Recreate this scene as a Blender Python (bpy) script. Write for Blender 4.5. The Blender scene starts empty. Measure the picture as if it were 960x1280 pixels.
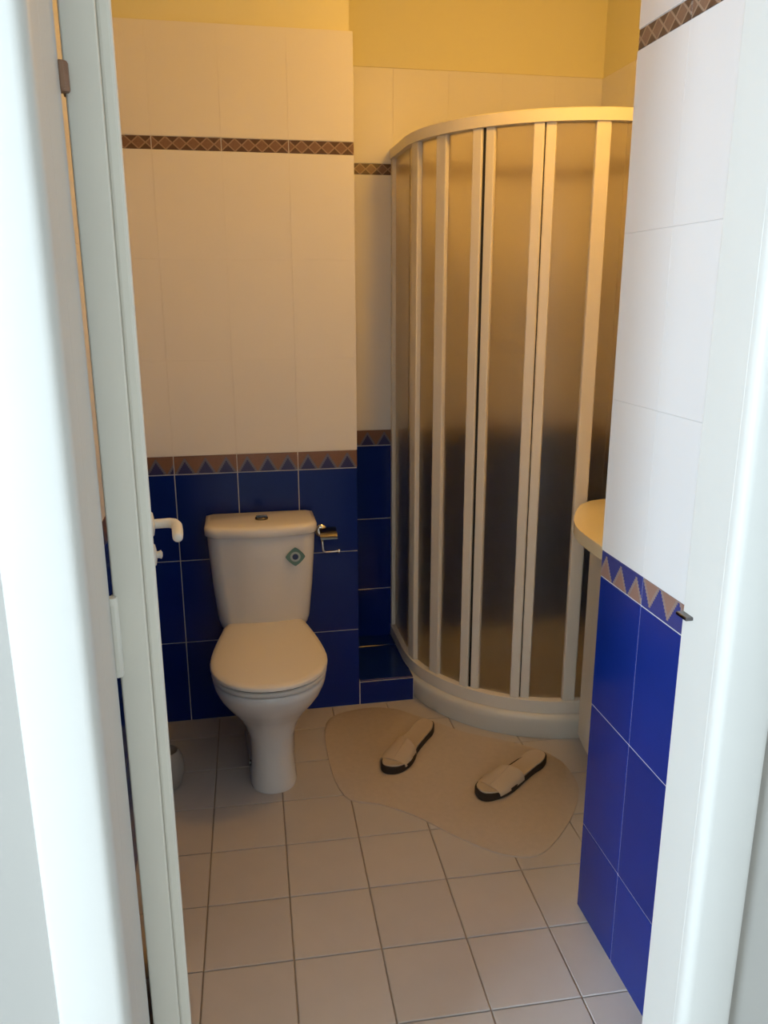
import bpy, bmesh, math, random
from mathutils import Vector, Matrix
random.seed(7)
S = bpy.context.scene
COL = S.collection
PI = math.pi

# ------------------------------------------------------------------ camera
cam_d = bpy.data.cameras.new('camera'); cam = bpy.data.objects.new('camera', cam_d); COL.objects.link(cam)
FPX = 1010.0
cam_d.sensor_fit = 'VERTICAL'; cam_d.sensor_height = 24.0; cam_d.lens = 24.0 * FPX / 1280.0
cam_d.clip_start = 0.02; cam_d.clip_end = 100
PITCH, YAW, ROLL = math.radians(15.0), math.radians(10.7), math.radians(-0.1)
fwd = Vector((math.sin(YAW)*math.cos(PITCH), math.cos(YAW)*math.cos(PITCH), -math.sin(PITCH)))
rgt = Vector((math.cos(YAW), -math.sin(YAW), 0)); upv = rgt.cross(fwd)
r2 = rgt*math.cos(ROLL) + upv*math.sin(ROLL); u2 = -rgt*math.sin(ROLL) + upv*math.cos(ROLL)
cam.matrix_world = Matrix(((r2.x, u2.x, -fwd.x, 0), (r2.y, u2.y, -fwd.y, 0), (r2.z, u2.z, -fwd.z, 1.5), (0, 0, 0, 1)))
S.camera = cam

# ------------------------------------------------------------------ world, daylight, exposure
world = bpy.data.worlds.new('world'); S.world = world; world.use_nodes = True
bgn = world.node_tree.nodes['Background']
bgn.inputs[0].default_value = (0.80, 0.90, 1.0, 1); bgn.inputs[1].default_value = 1.0
sky = bpy.data.lights.new('window_daylight', 'AREA'); sky.shape = 'RECTANGLE'; sky.size = 1.3; sky.size_y = 1.3
sky.energy = 225; sky.color = (0.67, 0.85, 1.0)
sky_o = bpy.data.objects.new('window_daylight', sky); COL.objects.link(sky_o)
sky_o.location = (-3.28, -1.75, 1.65); sky_o.rotation_euler = (0, math.radians(-90), 0)   # shines towards +x through the hall window
LAMP_COLOR = (1.0, 0.51, 0.085); LAMP_STRENGTH = 37.0
S.view_settings.view_transform = 'Standard'; S.view_settings.look = 'None'
S.view_settings.gamma = 1.0; S.view_settings.use_curve_mapping = False
S.view_settings.exposure = 0.6

# ------------------------------------------------------------------ materials
def mat(name, col, rough=0.5, metal=0.0, spec=0.5, noise=0.0, nscale=30.0, bump=0.0, bscale=60.0, vary=0.0, coat=0.0, trans=0.0, ior=1.45):
    m = bpy.data.materials.new(name); m.use_nodes = True
    nt = m.node_tree; b = nt.nodes['Principled BSDF']
    b.inputs['Base Color'].default_value = (*col, 1); b.inputs['Roughness'].default_value = rough
    b.inputs['Metallic'].default_value = metal; b.inputs['Specular IOR Level'].default_value = spec
    b.inputs['Coat Weight'].default_value = coat; b.inputs['Coat Roughness'].default_value = 0.08
    b.inputs['Transmission Weight'].default_value = trans; b.inputs['IOR'].default_value = ior
    tc = nt.nodes.new('ShaderNodeTexCoord')
    src = None
    if noise > 0 or vary > 0:
        mul = nt.nodes.new('ShaderNodeHueSaturation'); mul.inputs['Color'].default_value = (*col, 1)
        val = nt.nodes.new('ShaderNodeMath'); val.operation = 'ADD'; val.inputs[0].default_value = 1.0; val.inputs[1].default_value = 0.0
        if noise > 0:
            n = nt.nodes.new('ShaderNodeTexNoise'); n.inputs['Scale'].default_value = nscale; n.inputs['Detail'].default_value = 5
            nt.links.new(tc.outputs['Object'], n.inputs['Vector'])
            mr = nt.nodes.new('ShaderNodeMapRange'); mr.inputs['To Min'].default_value = 1 - noise; mr.inputs['To Max'].default_value = 1 + noise
            nt.links.new(n.outputs['Fac'], mr.inputs['Value']); nt.links.new(mr.outputs[0], val.inputs[0])
        if vary > 0:
            oi = nt.nodes.new('ShaderNodeObjectInfo')
            mr2 = nt.nodes.new('ShaderNodeMapRange'); mr2.inputs['To Min'].default_value = -vary; mr2.inputs['To Max'].default_value = vary
            nt.links.new(oi.outputs['Random'], mr2.inputs['Value']); nt.links.new(mr2.outputs[0], val.inputs[1])
        nt.links.new(val.outputs[0], mul.inputs['Value']); nt.links.new(mul.outputs[0], b.inputs['Base Color'])
    if bump > 0:
        n2 = nt.nodes.new('ShaderNodeTexNoise'); n2.inputs['Scale'].default_value = bscale; n2.inputs['Detail'].default_value = 4
        nt.links.new(tc.outputs['Object'], n2.inputs['Vector'])
        bp = nt.nodes.new('ShaderNodeBump'); bp.inputs['Strength'].default_value = bump; bp.inputs['Distance'].default_value = 0.002
        nt.links.new(n2.outputs['Fac'], bp.inputs['Height']); nt.links.new(bp.outputs[0], b.inputs['Normal'])
    return m

class NG:
    """small node-graph writer for the printed tiles"""
    def __init__(s, m): s.nt = m.node_tree; s.b = s.nt.nodes['Principled BSDF']
    def n(s, t): return s.nt.nodes.new(t)
    def put(s, v, sock):
        if isinstance(v, (int, float)): sock.default_value = v
        else: s.nt.links.new(v, sock)
    def m(s, op, a, b=0.0):
        q = s.n('ShaderNodeMath'); q.operation = op; s.put(a, q.inputs[0]); s.put(b, q.inputs[1]); return q.outputs[0]
    def mix(s, f, a, b):
        q = s.n('ShaderNodeMix'); q.data_type = 'RGBA'; s.put(f, q.inputs[0])
        for v, k in ((a, 6), (b, 7)):
            if isinstance(v, tuple): q.inputs[k].default_value = (*v, 1)
            else: s.nt.links.new(v, q.inputs[k])
        return q.outputs[2]

def border_mat(name, tri_col, ground, flip):
    """row of triangles printed on a glazed border tile, three to a tile"""
    m = mat(name, ground, 0.25); g = NG(m)
    tc = g.n('ShaderNodeTexCoord'); sp = g.n('ShaderNodeSeparateXYZ'); g.nt.links.new(tc.outputs['Object'], sp.inputs[0])
    x, z = sp.outputs[0], sp.outputs[2]
    fr = g.m('FRACT', g.m('ADD', g.m('MULTIPLY', x, 1/0.0685), 10.5))
    tri = g.m('ABSOLUTE', g.m('SUBTRACT', fr, 0.5))                      # 0 at the triangle's axis, .5 between
    h = g.m('ADD', g.m('DIVIDE', z, 0.062), 0.5)                          # 0 bottom .. 1 top
    if flip: h = g.m('SUBTRACT', 1.0, h)
    lim = g.m('MULTIPLY', g.m('SUBTRACT', 0.95, h), 0.56)
    steps = g.m('DIVIDE', g.m('FLOOR', g.m('MULTIPLY', lim, 18)), 18)     # stepped flanks
    inside = g.m('LESS_THAN', tri, steps)
    core = g.m('LESS_THAN', tri, g.m('SUBTRACT', steps, 0.12))
    no = g.n('ShaderNodeTexNoise'); no.inputs['Scale'].default_value = 90; g.nt.links.new(tc.outputs['Object'], no.inputs['Vector'])
    gr = g.mix(g.m('MULTIPLY', no.outputs['Fac'], 0.5), ground, tuple(c*0.62 for c in ground))
    edge = g.mix(inside, gr, tuple(min(1, c*0.6 + 0.12) for c in tri_col))
    out = g.mix(core, edge, tri_col)
    g.nt.links.new(out, g.b.inputs['Base Color']); return m

def strip_mat(name):
    """narrow brown listello: row of crosses in pale line on a mottled brown ground"""
    m = mat(name, (0.2, 0.12, 0.08), 0.3); g = NG(m)
    tc = g.n('ShaderNodeTexCoord'); sp = g.n('ShaderNodeSeparateXYZ'); g.nt.links.new(tc.outputs['Object'], sp.inputs[0])
    fr = g.m('FRACT', g.m('ADD', g.m('MULTIPLY', sp.outputs[0], 1/0.0415), 10.5))
    a = g.m('ABSOLUTE', g.m('MULTIPLY', g.m('SUBTRACT', fr, 0.5), 2.0))
    zz = g.m('ABSOLUTE', g.m('DIVIDE', sp.outputs[2], 0.0185))
    d = g.m('ABSOLUTE', g.m('SUBTRACT', a, zz))
    line = g.m('LESS_THAN', d, 0.14)
    up = g.m('GREATER_THAN', zz, a)
    no = g.n('ShaderNodeTexNoise'); no.inputs['Scale'].default_value = 110; g.nt.links.new(tc.outputs['Object'], no.inputs['Vector'])
    base = g.mix(up, (0.24, 0.145, 0.10), (0.085, 0.05, 0.035))
    base = g.mix(g.m('MULTIPLY', no.outputs['Fac'], 0.6), base, (0.15, 0.08, 0.06))
    out = g.mix(g.m('MULTIPLY', line, 0.42), base, (0.55, 0.43, 0.33))
    g.nt.links.new(out, g.b.inputs['Base Color']); return m

M = {}
M['white_tile'] = mat('white_glazed_tile', (0.80, 0.79, 0.79), 0.36, spec=0.35, vary=0.006, noise=0.015, nscale=6)
M['blue_tile'] = mat('cobalt_glazed_tile', (0.004, 0.022, 0.205), 0.16, spec=0.35, vary=0.10, noise=0.12, nscale=9)
M['border'] = border_mat('triangle_border_tile', (0.035, 0.035, 0.13), (0.235, 0.125, 0.085), False)
M['border_flip'] = border_mat('triangle_border_tile_inverted', (0.31, 0.18, 0.14), (0.045, 0.055, 0.24), False)
M['border_down'] = border_mat('triangle_border_tile_down', (0.31, 0.18, 0.14), (0.045, 0.055, 0.24), True)
M['strip'] = strip_mat('brown_listello_tile')
M['floor_tile'] = mat('pale_floor_tile', (0.575, 0.53, 0.50), 0.42, vary=0.03, noise=0.05, nscale=14, bump=0.05)
M['grout_wall'] = mat('pale_wall_grout', (0.60, 0.585, 0.64), 0.9, noise=0.1, nscale=40)
M['grout_white'] = mat('white_wall_grout', (0.78, 0.77, 0.76), 0.9)
M['grout_floor'] = mat('worn_floor_grout', (0.40, 0.335, 0.28), 0.95, noise=0.2, nscale=25)
M['yellow_paint'] = mat('yellow_wall_paint', (0.80, 0.765, 0.51), 0.75, noise=0.03, nscale=3, bump=0.04)
M['ceiling_paint'] = mat('ceiling_paint', (0.80, 0.76, 0.66), 0.85, bump=0.03)
M['hall_paint'] = mat('hall_wall_paint', (0.40, 0.375, 0.345), 0.8, noise=0.03, nscale=4, bump=0.05)
M['hall_far'] = mat('hall_far_wall_paint', (0.57, 0.555, 0.53), 0.85, noise=0.03, nscale=4)
M['hall_floor'] = mat('hall_floor_stone', (0.26, 0.22, 0.19), 0.5, noise=0.1, nscale=8)
M['gloss_white'] = mat('white_gloss_paint', (0.64, 0.615, 0.58), 0.36, noise=0.02, nscale=5, bump=0.03, bscale=30)
M['door_paint'] = mat('white_door_paint', (0.81, 0.765, 0.675), 0.38, noise=0.02, nscale=6, bump=0.03, bscale=30)
M['ceramic'] = mat('white_sanitary_ceramic', (0.80, 0.78, 0.75), 0.12, coat=0.4)
M['seat_plastic'] = mat('white_seat_plastic', (0.80, 0.76, 0.70), 0.28)
M['seat_gap'] = mat('seat_gap_shade', (0.05, 0.04, 0.04), 0.7)  # near-black colour standing in for shade in the seat gaps
M['white_plastic'] = mat('white_handle_plastic', (0.80, 0.79, 0.74), 0.3)
M['chrome'] = mat('chrome', (0.75, 0.74, 0.74), 0.12, metal=1.0)
M['dark_chrome'] = mat('dark_chrome', (0.16, 0.15, 0.15), 0.2, metal=1.0)
M['aluminium'] = mat('white_lacquered_aluminium', (0.78, 0.74, 0.68), 0.38, noise=0.02, nscale=12)
M['gasket'] = mat('black_rubber_gasket', (0.02, 0.02, 0.02), 0.7)
M['tray'] = mat('white_shower_tray', (0.72, 0.70, 0.65), 0.3, noise=0.02, nscale=9)
M['cream_top'] = mat('cream_basin_top', (0.84, 0.78, 0.58), 0.2)
M['cabinet'] = mat('white_cabinet_lacquer', (0.74, 0.72, 0.66), 0.35)
M['sole'] = mat('dark_brown_sole_rubber', (0.035, 0.022, 0.015), 0.7)
M['footbed'] = mat('cream_footbed', (0.54, 0.445, 0.345), 0.75, noise=0.05, nscale=40)
M['band'] = mat('cream_sandal_band', (0.54, 0.445, 0.345), 0.7, noise=0.04, nscale=40)
M['mat'] = mat('beige_bath_mat_pile', (0.575, 0.495, 0.425), 0.95, noise=0.08, nscale=60, bump=0.7, bscale=500)
M['sticker'] = mat('green_sticker', (0.13, 0.25, 0.22), 0.5)
M['sticker_ring'] = mat('pale_sticker_ring', (0.42, 0.50, 0.52), 0.5)
M['sticker_core'] = mat('navy_sticker_core', (0.03, 0.05, 0.14), 0.5)
M['brass'] = mat('brown_hinge_metal', (0.30, 0.17, 0.11), 0.45, metal=0.6)
M['pot'] = mat('grey_pot_plastic', (0.42, 0.38, 0.33), 0.45)

gm = bpy.data.materials.new('frosted_acrylic'); gm.use_nodes = True
b = gm.node_tree.nodes['Principled BSDF']
b.inputs['Base Color'].default_value = (0.95, 0.87, 0.74, 1); b.inputs['Roughness'].default_value = 0.30
b.inputs['Transmission Weight'].default_value = 0.975; b.inputs['IOR'].default_value = 1.3; b.inputs['Specular IOR Level'].default_value = 0.3
M['glass'] = gm
em = bpy.data.materials.new('lit_opal_globe'); em.use_nodes = True
b = em.node_tree.nodes['Principled BSDF']; b.inputs['Base Color'].default_value = (0.9, 0.8, 0.6, 1)
b.inputs['Emission Color'].default_value = (*LAMP_COLOR, 1); b.inputs['Emission Strength'].default_value = LAMP_STRENGTH
M['lamp'] = em

# ------------------------------------------------------------------ mesh helpers
def link(name, me, parent=None, loc=(0, 0, 0), rot=(0, 0, 0)):
    o = bpy.data.objects.new(name, me); COL.objects.link(o); o.location = loc; o.rotation_euler = rot
    if parent is not None: o.parent = parent
    return o
def to_mesh(bm, name, m, smooth=False, angle=40):
    bmesh.ops.recalc_face_normals(bm, faces=bm.faces)
    me = bpy.data.meshes.new(name); bm.to_mesh(me); bm.free()
    me.materials.append(M[m] if isinstance(m, str) else m)
    if smooth:
        me.polygons.foreach_set('use_smooth', [True]*len(me.polygons))
        try: me.set_sharp_from_angle(angle=math.radians(angle))
        except Exception: pass
    me.update(); return me
def obj(name, bm, m, parent=None, loc=(0, 0, 0), rot=(0, 0, 0), smooth=False, angle=40):
    return link(name, to_mesh(bm, name, m, smooth, angle), parent, loc, rot)
def tag(o, label=None, cat=None, group=None, kind=None):
    if label: o['label'] = label
    if cat: o['category'] = cat
    if group: o['group'] = group
    if kind: o['kind'] = kind
    return o
def thing(name, label, cat, loc=(0, 0, 0), rz=0, group=None, kind=None):
    o = bpy.data.objects.new(name, None); COL.objects.link(o); o.location = loc; o.rotation_euler = (0, 0, rz); o.empty_display_size = 0.1
    return tag(o, label, cat, group, kind)
def add_box(bm, x0, x1, y0, y1, z0, z1, bev=0.0, seg=2):
    r = bmesh.ops.create_cube(bm, size=1.0, matrix=Matrix.Translation(((x0+x1)/2, (y0+y1)/2, (z0+z1)/2)) @ Matrix.Diagonal((x1-x0, y1-y0, z1-z0, 1)))
    if bev > 0:
        es = list({e for v in r['verts'] for e in v.link_edges})
        bmesh.ops.bevel(bm, geom=es, offset=bev, segments=seg, affect='EDGES', profile=0.5)
    return bm
def box(x0, x1, y0, y1, z0, z1, bev=0.0, seg=2): return add_box(bmesh.new(), x0, x1, y0, y1, z0, z1, bev, seg)
def loft(rings, caps=(True, True), bm=None, closed=True):
    bm = bm or bmesh.new(); vs = [[bm.verts.new(p) for p in r] for r in rings]; n = len(vs[0])
    for a, c in zip(vs, vs[1:]):
        for i in range(n if closed else n-1):
            bm.faces.new((a[i], a[(i+1) % n], c[(i+1) % n], c[i]))
    if caps[0]: bm.faces.new(vs[0][::-1])
    if caps[1]: bm.faces.new(vs[-1])
    return bm
def tube(pts, rad, n=12, bm=None):
    pts = [Vector(p) for p in pts]; rings = []
    rads = rad if isinstance(rad, (list, tuple)) else [rad]*len(pts)
    t0 = (pts[1]-pts[0]).normalized(); ref = Vector((0, 0, 1)) if abs(t0.z) < 0.9 else Vector((1, 0, 0))
    nrm = t0.cross(ref).normalized()
    for i, p in enumerate(pts):
        t = (pts[min(i+1, len(pts)-1)] - pts[max(i-1, 0)]).normalized()
        nrm = (nrm - t*nrm.dot(t)).normalized(); bi = t.cross(nrm)
        rings.append([p + (nrm*math.cos(2*PI*k/n) + bi*math.sin(2*PI*k/n))*rads[i] for k in range(n)])
    return loft(rings, bm=bm)
def lathe(prof, n=24, bm=None, axis='z', c=(0, 0, 0)):
    rings = []
    for r, z in prof:
        ring = []
        for k in range(n):
            a = 2*PI*k/n; p = (r*math.cos(a), r*math.sin(a), z)
            if axis == 'x': p = (z, r*math.cos(a), r*math.sin(a))
            if axis == 'y': p = (r*math.cos(a), z, r*math.sin(a))
            ring.append(Vector(p) + Vector(c))
        rings.append(ring)
    return loft(rings, bm=bm)
def prism(outline, z0, z1, bev=0.0, seg=2, bm=None):
    bm = bm or bmesh.new()
    lo = [bm.verts.new((p[0], p[1], z0)) for p in outline]; hi = [bm.verts.new((p[0], p[1], z1)) for p in outline]
    n = len(lo); bm.faces.new(lo[::-1]); top = bm.faces.new(hi)
    for i in range(n): bm.faces.new((lo[i], lo[(i+1) % n], hi[(i+1) % n], hi[i]))
    if bev > 0:
        es = [e for e in top.edges]
        bmesh.ops.bevel(bm, geom=es, offset=bev, segments=seg, affect='EDGES', profile=0.5)
    return bm
def smooth_closed(pts, sub=6):
    """closed Catmull-Rom through the points"""
    n = len(pts); out = []
    for i in range(n):
        p0, p1, p2, p3 = [Vector(pts[(i+k) % n]) for k in (-1, 0, 1, 2)]
        for s in range(sub):
            t = s/sub
            out.append(0.5*((2*p1) + (p2-p0)*t + (2*p0-5*p1+4*p2-p3)*t*t + (3*p1-p0-3*p2+p3)*t**3))
    return out

# ------------------------------------------------------------------ tiles on walls
_tile_cache = {}
def tile_mesh(kind, w, h, t=0.0022):
    key = (kind, round(w, 3), round(h, 3))
    if key in _tile_cache: return _tile_cache[key]
    bm = bmesh.new(); e = 0.0003 if kind == 'white_tile' else 0.0010
    back = [(-w/2, 0, -h/2), (w/2, 0, -h/2), (w/2, 0, h/2), (-w/2, 0, h/2)]
    mid = [(x, -t+e*0.8, z) for x, _, z in back]
    frt = [(-w/2+e, -t, -h/2+e), (w/2-e, -t, -h/2+e), (w/2-e, -t, h/2-e), (-w/2+e, -t, h/2-e)]
    loft([back, mid, frt], bm=bm)
    _tile_cache[key] = to_mesh(bm, kind, kind); return _tile_cache[key]
NAMES = {'white_tile': 'wall_tile', 'blue_tile': 'wall_tile', 'border': 'border_tile', 'border_flip': 'border_tile', 'border_down': 'border_tile', 'strip': 'listello_tile'}
GAP = {'white_tile': 0.0003, 'blue_tile': 0.0034, 'border': 0.0034, 'border_flip': 0.0034, 'border_down': 0.0034, 'strip': 0.003}
def tile_plane(parent, p0, udir, joints, rows, pick=None):
    """tiles on a vertical plane: p0 origin, udir unit vector along the wall (right as one faces it)"""
    u = Vector((udir[0], udir[1], 0)).normalized(); rz = math.atan2(u.y, u.x)
    for zi, (z0, z1, kind) in enumerate(rows):
        for k, (a, c) in enumerate(zip(joints, joints[1:])):
            kd = pick(k, kind) if pick else kind
            g = GAP[kd]
            p = Vector(p0) + u*((a+c)/2) + Vector((0, 0, (z0+z1)/2))
            link(NAMES[kd], tile_mesh(kd, c-a-g, z1-z0-g), parent, p, (0, 0, rz))
def wall(name, bm, m, label):
    if m == 'grout_wall':                       # blue-grey grout in the blue dado, white grout above it
        bmesh.ops.bisect_plane(bm, geom=bm.verts[:]+bm.edges[:]+bm.faces[:], plane_co=(0, 0, 0.97), plane_no=(0, 0, 1))
        for f in bm.faces: f.material_index = 1 if f.calc_center_median().z > 0.975 else 0
    o = obj(name, bm, m)
    if m == 'grout_wall': o.data.materials.append(M['grout_white'])
    return tag(o, label, 'wall', kind='structure')

YB, YR, XL, XC, XR = 2.743, 3.156, -0.315, 0.423, 1.44      # tile faces: boxed-out back wall, recess, left wall, corner, right wall
XP, YP0, YP1 = 0.803, 0.925, 1.612                         # partition face, from the door wall to its free end
ZC = 2.62
ROWS = [(0.0, 0.308, 'blue_tile'), (0.308, 0.613, 'blue_tile'), (0.613, 0.918, 'blue_tile'), (0.918, 0.982, 'border'),
        (0.982, 1.297, 'white_tile'), (1.297, 1.612, 'white_tile'), (1.612, 1.930, 'white_tile'), (1.930, 1.970, 'strip'), (1.970, 2.283, 'white_tile')]
T = 0.0022
# the boxed-out back wall behind the toilet
w = wall('wall_back_left', box(XL-0.1, XC-T, YB+T, YR+0.2, -0.05, 2.283), 'grout_wall', 'boxed-out tiled wall behind the toilet, blue below and white above')
tile_plane(w, (0, YB+T, 0), (1, 0), [XL, -0.199, 0.010, 0.217, XC], ROWS)
tile_plane(w, (XC-T, 0, 0), (0, 1), [YB, YB+0.207, YR], ROWS)
link('plaster', to_mesh(box(XL-0.1, XC-0.010, YB+0.010, YR+0.2, 2.283, ZC), 'plaster', 'yellow_paint'), w)['label'] = 'yellow painted plaster above the white tiles'
# the recess wall behind the shower
w = wall('wall_back_right', box(XC-T, XR+0.15, YR+T, YR+0.2, -0.05, 2.290), 'grout_wall', 'recessed tiled back wall behind the shower')
tile_plane(w, (0, YR+T, 0), (1, 0), [XC+0.004, 0.632, 0.839, 1.046, 1.253, XR], ROWS[:-1] + [(1.970, 2.288, 'white_tile')])
link('plaster', to_mesh(box(XC-0.010, XR+0.15, YR+0.003, YR+0.2, 2.291, ZC), 'plaster', 'yellow_paint'), w)['label'] = 'ochre yellow painted plaster above the shower'
# right and left walls of the bathroom
w = wall('wall_right', box(XR+T, XR+0.15, YP1-0.35, YR+0.2, -0.05, 2.290), 'grout_wall', 'tiled right wall beside the shower and the basin')
tile_plane(w, (XR+T, 0, 0), (0, -1), [-YR, -2.950, -2.743, -2.536, -2.329, -2.122, -1.915, -1.708, -YP1], ROWS[:-1] + [(1.970, 2.288, 'white_tile')])
link('plaster', to_mesh(box(XR+0.003, XR+0.15, YP1-0.35, YR+0.2, 2.291, ZC), 'plaster', 'yellow_paint'), w)['label'] = 'yellow painted plaster above the tiles'
w = wall('wall_left', box(XL-0.1, XL-T, YP0, YB+0.1, -0.05, 2.283), 'grout_wall', 'tiled left wall hidden behind the open door')
tile_plane(w, (XL-T, 0, 0), (0, 1), [YP0, 1.080, 1.287, 1.494, 1.701, 1.908, 2.115, 2.322, 2.529, YB], ROWS)
link('plaster', to_mesh(box(XL-0.1, XL-0.003, YP0, YB+0.1, 2.283, ZC), 'plaster', 'yellow_paint'), w)['label'] = 'yellow painted plaster above the tiles'
# partition beside the doorway
PROWS = [(0.0, 0.238, 'blue_tile'), (0.238, 0.565, 'blue_tile'), (0.565, 0.886, 'blue_tile'), (0.886, 0.948, 'border'),
         (0.948, 1.285, 'white_tile'), (1.285, 1.62, 'white_tile'), (1.62, 1.953, 'white_tile'), (1.953, 1.991, 'strip'), (1.991, 2.283, 'white_tile')]
w = wall('wall_partition', box(XP+T, XR+0.15, YP0, YP1-T, -0.05, ZC), 'grout_wall', 'short partition beside the doorway with bright white and blue tiles')
tile_plane(w, (XP+T, 0, 0), (0, -1), [-YP1+0.001, -1.424, -1.217, -1.010, -YP0], PROWS, pick=lambda k, kd: {0: 'border_flip', 1: 'border_down', 2: 'border', 3: 'border'}[k] if kd == 'border' else kd)
tile_plane(w, (0, YP1-T, 0), (-1, 0), [-XR, -1.217, -1.010, -XP], PROWS)
# ------------------------------------------------------------------ tiled kerb filling the recess floor
w = tag(obj('trim_1', box(XC, 0.634, YB+T, YR+0.002, -0.02, 0.091), 'grout_wall'), 'low blue tiled ledge beside the shower tray', 'ledge', kind='structure')
tile_plane(w, (0, YB+T, 0), (1, 0), [XC+0.002, 0.632], [(0.0, 0.092, 'blue_tile')])
for y0, y1 in ((YB+0.004, YB+0.304), (YB+0.304, YR)):
    link('ledge_tile', to_mesh(box(XC+0.004, 0.631, y0+0.0015, y1-0.0015, 0.091, 0.097, 0.0015, 1), 'ledge_tile', 'blue_tile'), w)
# ------------------------------------------------------------------ floor
fl = tag(obj('floor', box(XL-0.1, XR+0.15, 0.86, YR+0.2, -0.08, -0.005), 'grout_floor'), 'bathroom floor of square pale pinkish tiles', 'floor', kind='structure')
def clip(poly, x0, x1, y0, y1):
    for ax, lim, sg in ((0, x0, 1), (0, x1, -1), (1, y0, 1), (1, y1, -1)):
        out = []
        for i in range(len(poly)):
            p, q = poly[i-1], poly[i]; dp, dq = sg*(p[ax]-lim), sg*(q[ax]-lim)
            if (dp >= 0) != (dq >= 0):
                t = dp/(dp-dq); out.append((p[0]+(q[0]-p[0])*t, p[1]+(q[1]-p[1])*t))
            if dq >= 0: out.append(q)
        poly = out
        if len(poly) < 3: return []
    return poly
s_, T0, H0, TS = 0.02544, -0.16735, 1.36041, 0.20774
def grid(i, j):     # solves x = s*y + T0 + i*TS ; y = -s*x + H0 + j*TS
    a, c = T0+i*TS, H0+j*TS
    x = (a + s_*c)/(1+s_*s_); return (x, c - s_*x)
_full = None
for i in range(-3, 9):
    for j in range(-3, 10):
        q = [Vector(grid(i+di, j+dj)) for di, dj in ((0, 0), (1, 0), (1, 1), (0, 1))]
        ctr = sum(q, Vector((0, 0)))/4
        q = [tuple(ctr + (p-ctr)*(1-0.0034/TS)) for p in q]
        poly = clip(q, XL-0.004, XR+0.004, 0.86, YR+0.004)
        if len(poly) < 3: continue
        whole = len(poly) == 4 and all(abs(a-c) < 1e-6 for p, r in zip(sorted(poly), sorted(q)) for a, c in zip(p, r))
        if whole:
            if _full is None:
                _full = to_mesh(prism([(p[0]-ctr.x, p[1]-ctr.y) for p in q], -0.006, 0.0, 0.0014, 1), 'floor_tile', 'floor_tile')
            link('floor_tile', _full, fl, (ctr.x, ctr.y, 0))
        else:
            link('floor_tile', to_mesh(prism([(p[0]-ctr.x, p[1]-ctr.y) for p in poly], -0.006, 0.0), 'floor_tile', 'floor_tile'), fl, (ctr.x, ctr.y, 0))
tag(obj('ceiling', box(XL-0.1, XR+0.15, 0.86, YR+0.2, ZC, ZC+0.1), 'ceiling_paint'), 'pale bathroom ceiling above the tiles', 'ceiling', kind='structure')
# ------------------------------------------------------------------ wall with the doorway, and the hall where the photographer stands
YW0, YW1, HX0, HX1, HY0 = 0.845, YP0, -3.20, 1.75, -3.50
OXL, OXR, OZ = -0.175, 0.610, 2.10
bm = bmesh.new()
add_box(bm, HX0, OXL, YW0, YW1, -0.05, ZC); add_box(bm, OXR, HX1, YW0, YW1, -0.05, ZC); add_box(bm, OXL, OXR, YW0, YW1, OZ, ZC)
wall('wall_front', bm, 'hall_paint', 'pale grey hall wall around the doorway')
tag(obj('floor_hall', box(HX0-0.1, HX1+0.1, HY0-0.1, 0.86, -0.08, -0.003), 'hall_floor'), 'stone floor of the hall before the doorway', 'floor', kind='structure')
tag(obj('ceiling_hall', box(HX0-0.1, HX1+0.1, HY0-0.1, 0.86, ZC, ZC+0.1), 'ceiling_paint'), 'pale ceiling of the hall before the doorway', 'ceiling', kind='structure')
WY0, WY1, WZ0, WZ1 = -2.45, -1.05, 0.95, 2.35
bm = bmesh.new()
add_box(bm, HX0-0.12, HX0, HY0, WY0, -0.05, ZC); add_box(bm, HX0-0.12, HX0, WY1, YW1, -0.05, ZC)
add_box(bm, HX0-0.12, HX0, WY0, WY1, -0.05, WZ0); add_box(bm, HX0-0.12, HX0, WY0, WY1, WZ1, ZC)
wall('wall_hall_left', bm, 'hall_far', 'hall wall with the daylight window')
wall('wall_hall_right', box(HX1, HX1+0.1, HY0, YW1, -0.05, ZC), 'hall_far', 'hall wall to the right of the doorway')
wall('wall_hall_back', box(HX0-0.12, HX1+0.1, HY0-0.1, HY0, -0.05, ZC), 'hall_far', 'hall wall behind the viewer')
win = thing('window_1', 'white framed hall window letting in daylight', 'window', (HX0-0.06, 0, 0), kind='structure')
for nm, a in (('window_frame', (-0.03, 0.03, WY0, WY0+0.05, WZ0, WZ1)), ('window_frame', (-0.03, 0.03, WY1-0.05, WY1, WZ0, WZ1)),
              ('window_frame', (-0.03, 0.03, WY0+0.05, WY1-0.05, WZ0, WZ0+0.05)), ('window_frame', (-0.03, 0.03, WY0+0.05, WY1-0.05, WZ1-0.05, WZ1)),
              ('window_mullion', (-0.025, 0.025, -1.775, -1.725, WZ0+0.05, WZ1-0.05))):
    obj(nm, box(*a, 0.004), 'gloss_white', win)
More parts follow.
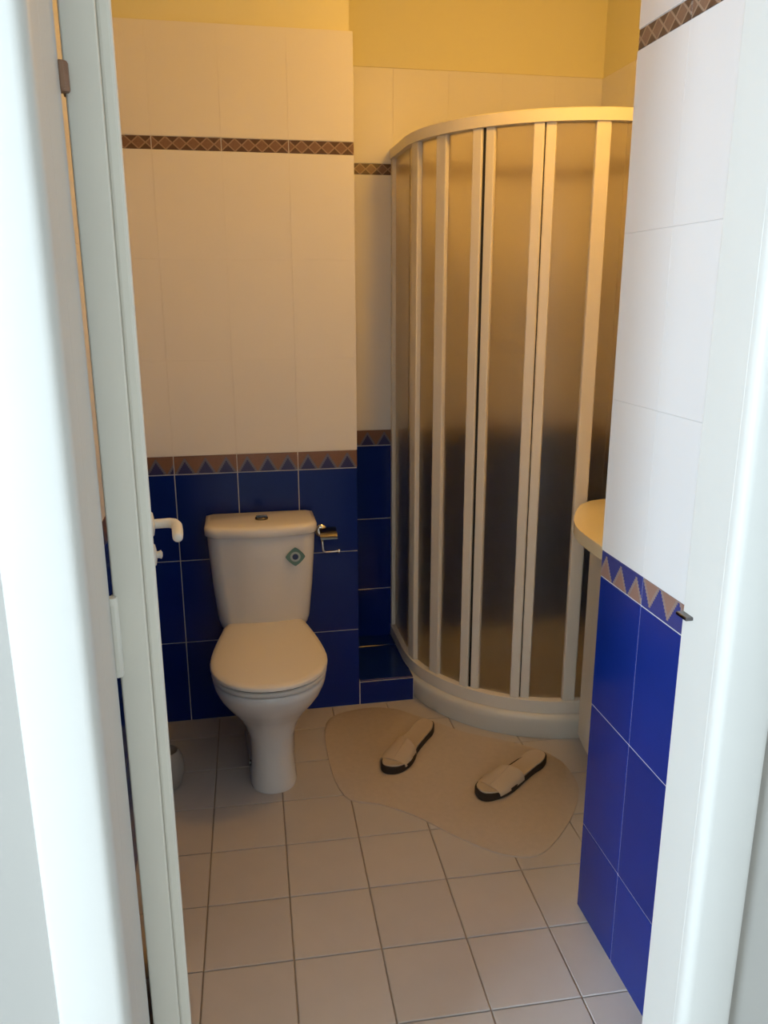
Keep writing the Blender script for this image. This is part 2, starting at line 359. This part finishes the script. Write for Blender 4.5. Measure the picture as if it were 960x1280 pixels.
# ------------------------------------------------------------------ door frame: jamb lining and architraves
def casing(x0, x1, sgn, rr=0.016, yf=0.795):
    """architrave profile (x, y) from the opening edge x0 outwards to x1, rounded inner edge"""
    pts = []
    for k in range(7):
        a = PI/2*k/6; pts.append((x0 + sgn*(rr - rr*math.sin(PI/2 - a)), yf + rr - rr*math.sin(a)))
    pts += [(x1 - sgn*0.010, yf), (x1 - sgn*0.003, yf+0.003), (x1, yf+0.010), (x1, YW0), (x0, YW0)]
    return pts
def frame_side(name, xf, sgn, label):
    """xf = reveal face; sgn = direction away from the opening"""
    root = thing(name, label, 'door frame', (xf, 0.87, 0), kind='structure')
    loc = (-xf, -0.87, 0)
    obj('jamb', box(min(xf, xf+sgn*0.025), max(xf, xf+sgn*0.025), YW0, YW1, 0, OZ, 0.0015), 'gloss_white', root, loc)
    bm = bmesh.new(); o = casing(xf, xf+sgn*0.080, sgn, 0.014 if sgn > 0 else 0.016, 0.826 if sgn > 0 else 0.795)
    prism(o if sgn > 0 else o[::-1], 0, OZ+0.08, bm=bm)
    obj('architrave', bm, 'gloss_white', root, loc, smooth=True, angle=30)
    return root, loc
fL, locL = frame_side('trim_2', -0.150, -1, 'bright white glossy door frame side on the left, by the hinges')
fR, locR = frame_side('trim_3', 0.585, 1, 'white glossy door frame side on the right, beside the partition')
bm = bmesh.new(); add_box(bm, 0.5745, 0.586, 0.900, 0.926, 1.084, 1.089, 0.001, 1)
obj('strike_plate', bm, 'dark_chrome', fR, locR)
hd = thing('trim_4', 'white door frame head above the doorway', 'door frame', (0.29, 0.87, OZ), kind='structure')
obj('jamb', box(OXL-0.29, OXR-0.29, YW0-0.87, YW1-0.87, -0.025, 0), 'gloss_white', hd)
obj('architrave', box(-0.230-0.29, 0.665-0.29, 0.795-0.87, YW0-0.87, -0.02, 0.09, 0.006), 'gloss_white', hd)
# ------------------------------------------------------------------ door leaf, swung open into the bathroom
DX, DY, DL = -0.099, 0.957, 0.690
door = thing('door_1', 'white door standing open into the bathroom, seen almost edge-on', 'door', (DX, DY, 0), math.radians(6.6), kind='structure')
# local: +y along the leaf, hall face towards +x at x=0, thickness to -x
obj('panel', box(-0.051, -0.0155, -0.012, DL-0.012, 0.012, 2.07, 0.002), 'door_paint', door)
obj('lip', box(-0.0165, 0, 0, DL, 0.012, 2.07, 0.005, 3), 'door_paint', door)
hz = 1.070; hy = DL-0.070
lev = obj('lever_handle', tube([(0.008, hy, hz), (0.030, hy, hz), (0.040, hy-0.001, hz), (0.049, hy-0.006, hz-0.001), (0.053, hy-0.016, hz-0.003), (0.053, hy-0.035, hz-0.006), (0.052, hy-0.055, hz-0.008), (0.051, hy-0.074, hz-0.010), (0.0505, hy-0.078, hz-0.0105)],
          [0.0095, 0.0095, 0.0098, 0.0105, 0.0105, 0.0105, 0.0105, 0.0095, 0.005], 14), 'white_plastic', door, smooth=True, angle=50)
obj('rosette', lathe([(0.026, 0.0), (0.026, 0.005), (0.022, 0.010), (0.012, 0.012)], 24, axis='x', c=(0, hy, hz)), 'white_plastic', door, smooth=True)
ke = obj('key_escutcheon', lathe([(0.024, 0.0), (0.024, 0.005), (0.020, 0.010), (0.010, 0.012)], 24, axis='x', c=(0, hy, hz-0.063)), 'white_plastic', door, smooth=True)
obj('turn_knob', lathe([(0.007, 0.010), (0.007, 0.016), (0.009, 0.020), (0.004, 0.023)], 16, axis='x', c=(0, hy, hz-0.063)), 'white_plastic', ke, smooth=True)
for z, m_, q in ((1.71, 'brass', 0.014), (1.11, 'door_paint', 0.05), (0.25, 'door_paint', 0.05)):
    bm = bmesh.new(); lathe([(0.0065, -q), (0.0075, -q+0.002), (0.0075, q-0.002), (0.0065, q)], 12, bm=bm, c=(-0.053, -0.022, z))
    add_box(bm, -0.0535, -0.0500, -0.030, 0.010, z-q*0.84, z+q*0.84)
    obj('hinge', bm, m_, door, smooth=True)
# ------------------------------------------------------------------ toilet
TX, TY, TR = 0.078, YB-0.002, math.radians(-0.4)
toi = thing('toilet', 'white close-coupled toilet with its lid closed, against blue tiles', 'toilet', (TX, TY-0.008, 0), TR)
def outline(hw, yf, yb, back=0.76, nf=22, ns=6, rc=0.03):
    """egg-shaped plan, front at yf (negative), tapering to a straight back at yb"""
    ax = min(hw*1.14, abs(yf-yb)*0.5); yc = yf + ax; pts = []
    for k in range(nf+1):
        a = PI*k/nf; e = 0.92
        pts.append((hw*math.copysign(abs(math.cos(a))**e, math.cos(a)), yc - ax*abs(math.sin(a))**e))
    for k in range(1, ns+1):                    # left side going back
        t = k/ns; pts.append((-(hw + (hw*back-hw)*t**1.5), yc + (yb-rc-yc)*t))
    pts.append((-(hw*back-rc*0.3), yb-rc*0.3)); pts.append((-(hw*back-rc), yb))
    pts.append(((hw*back-rc), yb)); pts.append(((hw*back-rc*0.3), yb-rc*0.3))
    for k in range(ns, 0, -1):
        t = k/ns; pts.append(((hw + (hw*back-hw)*t**1.5), yc + (yb-rc-yc)*t))
    return pts
def ring(z, *a, **k): return [(x, y, z) for x, y in outline(*a, **k)]
bowl = loft([ring(0.0, 0.072, -0.502, -0.10, 1.2), ring(0.012, 0.074, -0.504, -0.10, 1.2), ring(0.03, 0.070, -0.498, -0.10, 1.2), ring(0.10, 0.066, -0.486, -0.08, 1.25),
             ring(0.165, 0.070, -0.484, -0.06, 1.25), ring(0.215, 0.088, -0.500, -0.05, 1.1), ring(0.255, 0.112, -0.532, -0.04, 1.0), ring(0.295, 0.137, -0.572, -0.03, 0.9),
             ring(0.335, 0.158, -0.610, -0.02, 0.85), ring(0.370, 0.169, -0.634, -0.02, 0.82), ring(0.392, 0.172, -0.640, -0.02, 0.8), ring(0.398, 0.168, -0.636, -0.024, 0.8)])
obj('bowl', bowl, 'ceramic', toi, smooth=True, angle=60)
obj('floor_bolt', lathe([(0.009, 0.0), (0.009, 0.006), (0.006, 0.010)], 12, axis='x', c=(-0.0735, -0.40, 0.055)), 'dark_chrome', toi, smooth=True)
bm = loft([ring(0.4025, 0.171, -0.642, -0.165, 0.77), ring(0.406, 0.174, -0.645, -0.163, 0.77), ring(0.414, 0.174, -0.645, -0.163, 0.77), ring(0.4165, 0.171, -0.642, -0.165, 0.77)])
seat = obj('seat', bm, 'seat_plastic', toi, smooth=True, angle=50)
obj('seat_gap_fill', loft([ring(0.396, 0.1655, -0.6335, -0.17, 0.77), ring(0.4240, 0.1685, -0.6385, -0.17, 0.77)]), 'seat_gap', seat)  # added dark filler: paints the shade lines under seat and lid
bm = loft([ring(0.4215, 0.172, -0.643, -0.150, 0.76), ring(0.4240, 0.1765, -0.648, -0.148, 0.76), ring(0.431, 0.1765, -0.648, -0.148, 0.76), ring(0.436, 0.172, -0.643, -0.150, 0.76), ring(0.4385, 0.158, -0.625, -0.156, 0.76), ring(0.4400, 0.10, -0.53, -0.19, 0.76)])
lid = obj('lid', bm, 'seat_plastic', toi, smooth=True, angle=60)
for sx in (-1, 1): obj('lid_hinge', lathe([(0.010, -0.02), (0.011, -0.018), (0.011, 0.018), (0.010, 0.02)], 14, axis='x', c=(sx*0.075, -0.156, 0.430)), 'seat_plastic', lid, smooth=True)
def cist(z, hw, d, bow, y1=-0.002, rc=0.055):
    pts = []
    for k in range(9):     # front right corner
        a = -PI/2*k/8; pts.append((hw - rc + rc*math.cos(a), -d + rc + rc*math.sin(a)))
    for k in range(1, 10): # bowed front
        x = (hw-rc)*(1-2*k/10); pts.append((x, -d - bow*(1-(x/(hw-rc))**2)))
    for k in range(9):
        a = -PI/2 - PI/2*k/8; pts.append((-hw + rc + rc*math.cos(a), -d + rc + rc*math.sin(a)))
    pts += [(-hw, y1-0.01), (-hw+0.01, y1), (hw-0.01, y1), (hw, y1-0.01)]
    return [(x, y, z) for x, y in pts]
cis = obj('cistern', loft([cist(0.397, 0.138, 0.150, 0.008), cist(0.415, 0.149, 0.160, 0.010), cist(0.44, 0.155, 0.165, 0.012), cist(0.56, 0.166, 0.176, 0.013), cist(0.68, 0.174, 0.184, 0.014), cist(0.745, 0.177, 0.187, 0.015)]), 'ceramic', toi, smooth=True, angle=50)
cl = obj('cistern_lid', loft([cist(0.744, 0.181, 0.192, 0.016, 0.0), cist(0.748, 0.184, 0.195, 0.016, 0.0), cist(0.769, 0.184, 0.195, 0.016, 0.0), cist(0.776, 0.180, 0.190, 0.015, -0.003), cist(0.780, 0.168, 0.178, 0.013, -0.010)]), 'ceramic', toi, smooth=True, angle=50)
obj('flush_button', lathe([(0.022, 0.779), (0.022, 0.784), (0.018, 0.788), (0.004, 0.789)], 24, c=(0.004, -0.10, 0)), 'dark_chrome', cl, smooth=True)
obj('button_half', box(-0.014, 0.022, -0.1015, -0.0985, 0.786, 0.793, 0.001, 1), 'dark_chrome', cl)
def disc_xz(pts, y, t): return loft([[(x, y, z) for x, z in pts], [(x, y-t, z) for x, z in pts]])
sx, sz, sy = 0.106, 0.672, -0.197
sup = lambda r, e, n=28: [(sx + r*math.copysign(abs(math.cos(2*PI*k/n))**e, math.cos(2*PI*k/n)), sz + r*math.copysign(abs(math.sin(2*PI*k/n))**e, math.sin(2*PI*k/n))) for k in range(n)]
st = obj('sticker', disc_xz(sup(0.032, 1.6), sy, 0.0012), 'sticker', toi, rot=(0, 0, 0))
obj('sticker_ring', disc_xz(sup(0.017, 1.0), sy-0.0010, 0.0006), 'sticker_ring', st)
obj('sticker_core', disc_xz(sup(0.010, 1.0), sy-0.0014, 0.0006), 'sticker_core', st)
# ------------------------------------------------------------------ toilet paper holder
ph = thing('toilet_paper_holder', 'small empty chrome toilet paper holder on the blue tiles beside the cistern', 'paper holder', (0.312, YB, 0.675))
obj('wall_plate', lathe([(0.022, 0.0), (0.022, -0.006), (0.016, -0.011), (0.010, -0.012)], 20, axis='y', c=(-0.022, 0, 0.022)), 'chrome', ph, smooth=True)
cv = bmesh.new(); rr = []
for k in range(9):
    a = math.radians(-10 + 95*k/8); y = -0.012 - 0.050*math.sin(a); z = 0.010 + 0.030*math.cos(a) - 0.006
    rr.append([(-0.030, y, z), (0.030, y, z), (0.030, y-0.0012*math.sin(a), z-0.0015), (-0.030, y-0.0012*math.sin(a), z-0.0015)])
obj('cover_flap', loft(rr), 'dark_chrome', ph, smooth=True, angle=50)
obj('rod', tube([(-0.022, -0.008, 0.018), (-0.022, -0.034, 0.010), (-0.022, -0.048, -0.012), (-0.020, -0.050, -0.038), (-0.012, -0.050, -0.044), (0.010, -0.050, -0.044), (0.036, -0.050, -0.043)], 0.0042, 10), 'chrome', ph, smooth=True, angle=60)
obj('rod_end', lathe([(0.004, 0.0), (0.008, 0.002), (0.008, 0.008), (0.003, 0.010)], 14, axis='x', c=(0.030, -0.050, -0.043)), 'chrome', ph, smooth=True)
# ------------------------------------------------------------------ quadrant shower: tray and enclosure
CX, CY, RR = 1.17, 2.905, 0.54
def qpath(R, step=4, x_end=XR):
    """outer line of the quadrant at radius R: from the back wall, round the bow, to the right wall"""
    p = [(CX-R, YR-0.001)]
    for k in range(0, 91, step):
        a = math.radians(k); p.append((CX - R*math.cos(a), CY - R*math.sin(a)))
    p.append((x_end-0.001, CY-R)); return p
def qpoly(R): return qpath(R) + [(XR-0.001, YR-0.001)]
tray = tag(obj('shower_tray', bmesh.new(), 'tray'), 'low white quadrant shower tray with a bowed front', 'shower tray')
bm = bmesh.new()
def qring(R, z, din=0.0):
    p = qpath(R); p[0] = (p[0][0], YR-0.001-din); p[-1] = (XR-0.001-din, p[-1][1]); p.append((XR-0.001-din, YR-0.001-din)); return [(x, y, z) for x, y in p]
loft([qring(0.545, 0.0), qring(0.556, 0.035), qring(0.560, 0.060), qring(0.562, 0.078), qring(0.556, 0.092), qring(0.545, 0.098), qring(0.50, 0.098, 0.03), qring(0.475, 0.085, 0.05), qring(0.44, 0.055, 0.08), qring(0.30, 0.048, 0.16)], bm=bm)
me = to_mesh(bm, 'shower_tray', 'tray', True, 50); tray.data = me
enc = thing('shower_enclosure', 'curved shower enclosure with frosted panes and white vertical profiles', 'shower screen', (CX, CY, 0))
EL = (-CX, -CY, 0)
def rail(R0, R1, z0, z1):
    bm = bmesh.new(); rings = []
    for p, q in zip(qpath(R0, 3), qpath(R1, 3)): rings.append([(p[0], p[1], z0), (p[0], p[1], z1-0.004), (p[0]*0.8+q[0]*0.2, p[1]*0.8+q[1]*0.2, z1), (q[0], q[1], z1), (q[0], q[1], z0)])
    return loft(rings, bm=bm)
obj('bottom_rail', rail(0.548, 0.508, 0.0985, 0.148), 'aluminium', enc, EL, smooth=True, angle=35)
obj('top_rail', rail(0.550, 0.506, 1.984, 2.021), 'aluminium', enc, EL, smooth=True, angle=35)
def profile(ang, wdt, dep=0.024, R=0.530, z0=0.146, z1=1.986, name='profile', m='aluminium', bev=0.004):
    a = math.radians(ang); c = (CX - R*math.cos(a), CY - R*math.sin(a))
    o = obj(name, box(-wdt/2, wdt/2, -dep/2, dep/2, z0, z1, bev, 2), m, enc, (c[0]-CX, c[1]-CY, 0), (0, 0, PI/2 + a + PI))
    return o
for ang, wd, R in ((10.2, 0.052, 0.532), (26.6, 0.048, 0.528), (42.2, 0.034, 0.532), (46.6, 0.030, 0.528), (62.4, 0.032, 0.532), (66.1, 0.031, 0.528), (82.0, 0.044, 0.532)):
    profile(ang, wd, R=R)
profile(44.45, 0.006, 0.014, 0.530, name='gasket', m='gasket', bev=0)
profile(64.3, 0.003, 0.012, 0.528, name='gasket', m='gasket', bev=0)
obj('wall_profile', box(CX-0.546, CX-0.518, YR-0.022, YR, 0.146, 1.985, 0.002), 'aluminium', enc, EL)
obj('wall_profile', box(XR-0.024, XR, CY-0.546, CY-0.518, 0.146, 1.985, 0.002), 'aluminium', enc, EL)
def pane(a0, a1, R=0.5275, th=0.004, z0=0.143, z1=1.985):
    rings = []; n = max(2, int((a1-a0)/2))
    for k in range(n+1):
        a = math.radians(a0 + (a1-a0)*k/n); ca, sa = math.cos(a), math.sin(a)
        rings.append([(CX-R*ca, CY-R*sa, z0), (CX-R*ca, CY-R*sa, z1), (CX-(R-th)*ca, CY-(R-th)*sa, z1), (CX-(R-th)*ca, CY-(R-th)*sa, z0)])
    return loft(rings)
obj('pane', box(CX-0.530, CX-0.526, CY+0.0, YR-0.02, 0.143, 1.985), 'glass', enc, EL)
for a0, a1 in ((0.2, 10.2), (10.2, 26.6), (26.6, 42.2), (46.6, 62.4), (66.1, 82.0)):
    obj('pane', pane(a0, a1), 'glass', enc, EL, smooth=True, angle=30)
obj('pane', pane(82.0, 90.0), 'glass', enc, EL, smooth=True, angle=30)
obj('pane', box(CX+0.001, XR-0.02, CY-0.5275, CY-0.5235, 0.143, 1.985), 'glass', enc, EL)
# ------------------------------------------------------------------ basin unit behind the partition
bas = thing('vanity_unit', 'white basin unit with a cream bowed top, beside the shower behind the partition', 'basin unit', (1.30, 2.0, 0))
bl = (-1.30, -2.0, 0)
top = [(XR-0.002, 1.64), (XR-0.002, 2.345)]
ctl = [(1.165, 2.345), (1.135, 2.344), (1.11, 2.336), (1.085, 2.318), (1.06, 2.290), (1.033, 2.252), (1.008, 2.210), (0.983, 2.165), (0.962, 2.120), (0.945, 2.07), (0.935, 2.02), (0.930, 1.95), (0.930, 1.80), (0.945, 1.70), (0.975, 1.64)]
cabp = [(XR-0.002, 1.66), (XR-0.002, 2.305), (1.112, 2.305), (1.104, 2.296), (1.088, 2.22), (1.075, 2.12), (1.06, 2.02), (1.04, 1.92), (1.02, 1.80), (1.02, 1.66)]
obj('cabinet_body', prism(cabp, 0.058, 0.832), 'cabinet', bas, bl)
obj('kick_plinth', prism([(XR-0.002, 1.70), (XR-0.002, 2.28), (1.16, 2.28), (1.13, 2.0), (1.09, 1.70)], 0.0, 0.058), 'cabinet', bas, bl)
bt = obj('basin_top', prism(top + ctl, 0.832, 0.868, 0.008, 3), 'cream_top', bas, bl, smooth=True, angle=50)
bmb = bmesh.new(); rgs = []
for r, z in ((1.0, 0.8675), (1.0, 0.872), (0.96, 0.876), (0.90, 0.874), (0.86, 0.8695)):
    rgs.append([(1.20 + 0.145*r*math.cos(2*PI*k/40), 1.98 + 0.20*r*math.sin(2*PI*k/40), z) for k in range(40)])
loft(rgs, bm=bmb)
obj('bowl_rim', bmb, 'ceramic', bt, (0, 0, 0), smooth=True)
# ------------------------------------------------------------------ bath mat and sandals
mo = smooth_closed([(0.300, 2.66), (0.262, 2.42), (0.285, 2.175), (0.39, 2.11), (0.485, 2.03), (0.575, 1.92), (0.67, 1.83), (0.765, 1.80), (0.86, 1.865), (0.96, 1.98), (1.02, 2.10), (1.01, 2.26), (0.90, 2.372), (0.76, 2.465), (0.63, 2.60), (0.50, 2.70)], 5)
matc = (0.62, 2.25)
tag(obj('bath_mat', prism([(p[0]-matc[0], p[1]-matc[1]) for p in mo], 0.0, 0.004, 0.003, 2), 'mat', None, (matc[0], matc[1], 0), smooth=True, angle=50), 'thin beige bath mat with rounded edges in front of the shower', 'bath mat')
def sandal(label, toe, heel, left):
    toe, heel = Vector(toe), Vector(heel); ctr = (toe+heel)/2; d = (toe-heel); L = d.length
    root = thing('sandal', label, 'sandal', (ctr.x, ctr.y, 0.004), math.atan2(d.y, d.x) - PI/2, 'cream slide sandals on the mat')
    s = -1 if left else 1
    h = L/2
    o = [(0, h), (0.034*1.0, h-0.018), (0.051, h-0.065), (0.050, h-0.110), (0.038, h-0.165), (0.036, -h+0.09), (0.037, -h+0.045), (0.024, -h+0.010), (0, -h),
         (-0.024, -h+0.010), (-0.036, -h+0.045), (-0.036, -h+0.09), (-0.043, h-0.165), (-0.050, h-0.110), (-0.046, h-0.060), (-0.026, h-0.012)]
    o = smooth_closed([(x*s, y) for x, y in o][::(1 if s > 0 else -1)], 4)
    def rg(k, z, lift=True):
        out = []
        for p in o:
            t = (p.y+h)/L; zz = z + (0.008*max(0, (0.28-t)/0.28) + 0.006*max(0, (t-0.86)/0.14) if lift else 0)
            out.append((p.x*k, p.y*(1-(1-k)*0.4), zz))
        return out
    so = obj('sole', loft([rg(0.95, 0.0, False), rg(1.0, 0.005, False), rg(1.0, 0.019), rg(0.985, 0.0215)]), 'sole', root, smooth=True, angle=50)
    obj('footbed', loft([rg(0.90, 0.020), rg(0.915, 0.0245), rg(0.89, 0.0265), rg(0.75, 0.0245)]), 'footbed', root, smooth=True, angle=50)
    # broad band arching over the front of the foot
    bm = bmesh.new(); n = 15; outer, inner = [], []
    for j in range(7):
        y = h-0.045-0.105*j/6; wv = 0.0515 - 0.006*abs(j-2)/4; hh = 0.017 + 0.022*j/6
        ro, ri = [], []
        for k in range(n):
            a = PI*k/(n-1); c_, s2 = math.cos(a), math.sin(a)**0.75
            yy = y + 0.018*math.cos(a)*s*(1 if j > 3 else 0)
            ro.append((wv*c_, yy, 0.015 + hh*s2)); ri.append(((wv-0.003)*c_, yy, 0.015 + (hh-0.003)*s2))
        outer.append(ro); inner.append(ri)
    for A, flip in ((outer, False), (inner, True)):
        V = [[bm.verts.new(p) for p in r] for r in A]
        for a, c in zip(V, V[1:]):
            for k in range(n-1): bm.faces.new((a[k], a[k+1], c[k+1], c[k]))
    bm.verts.ensure_lookup_table(); N = 7*n
    for k in range(n-1):
        for j in (0, 6):
            bm.faces.new((bm.verts[j*n+k], bm.verts[j*n+k+1], bm.verts[N+j*n+k+1], bm.verts[N+j*n+k]))
    for j in range(6):
        for k in (0, n-1):
            bm.faces.new((bm.verts[j*n+k], bm.verts[(j+1)*n+k], bm.verts[N+(j+1)*n+k], bm.verts[N+j*n+k]))
    bd = obj('band', bm, 'band', root, smooth=True, angle=60)
    seam = [(0.0, h-0.048-0.101*j/6, 0.0155 + 0.017 + 0.022*j/6) for j in range(7)]
    obj('seam', tube(seam, 0.0022, 6), 'footbed', bd, smooth=True)
    return root
sandal('cream slide sandal with dark sole nearer the toilet', (0.434, 2.262), (0.640, 2.528), True)
sandal('cream slide sandal with dark sole nearer the partition', (0.688, 2.074), (0.962, 2.254), False)
# ------------------------------------------------------------------ small pot half hidden by the door
tag(obj('brush_pot', lathe([(0.030, 0.0), (0.040, 0.012), (0.048, 0.04), (0.052, 0.07), (0.048, 0.10), (0.040, 0.122), (0.034, 0.127), (0.030, 0.119), (0.024, 0.05), (0.010, 0.045)], 28), 'pot', None, (-0.253, 2.335, 0), smooth=True, angle=50), 'small rounded grey pot on the floor half hidden behind the door', 'pot')
# ------------------------------------------------------------------ ceiling lamp, above the frame
lp = thing('ceiling_lamp', 'warm lit globe ceiling lamp in the middle of the bathroom', 'lamp', (0.86, 1.93, ZC))
obj('lamp_base', lathe([(0.07, 0.0), (0.07, -0.02), (0.045, -0.035), (0.012, -0.045), (0.012, -0.18), (0.04, -0.185), (0.04, -0.205)], 24), 'cabinet', lp, smooth=True)
obj('globe', lathe([(0.04, -0.200)] + [(0.085*math.sin(math.radians(a)), -0.275 + 0.085*math.cos(math.radians(a))) for a in range(35, 180, 10)] + [(0.004, -0.3599)], 24), 'lamp', lp, smooth=True)
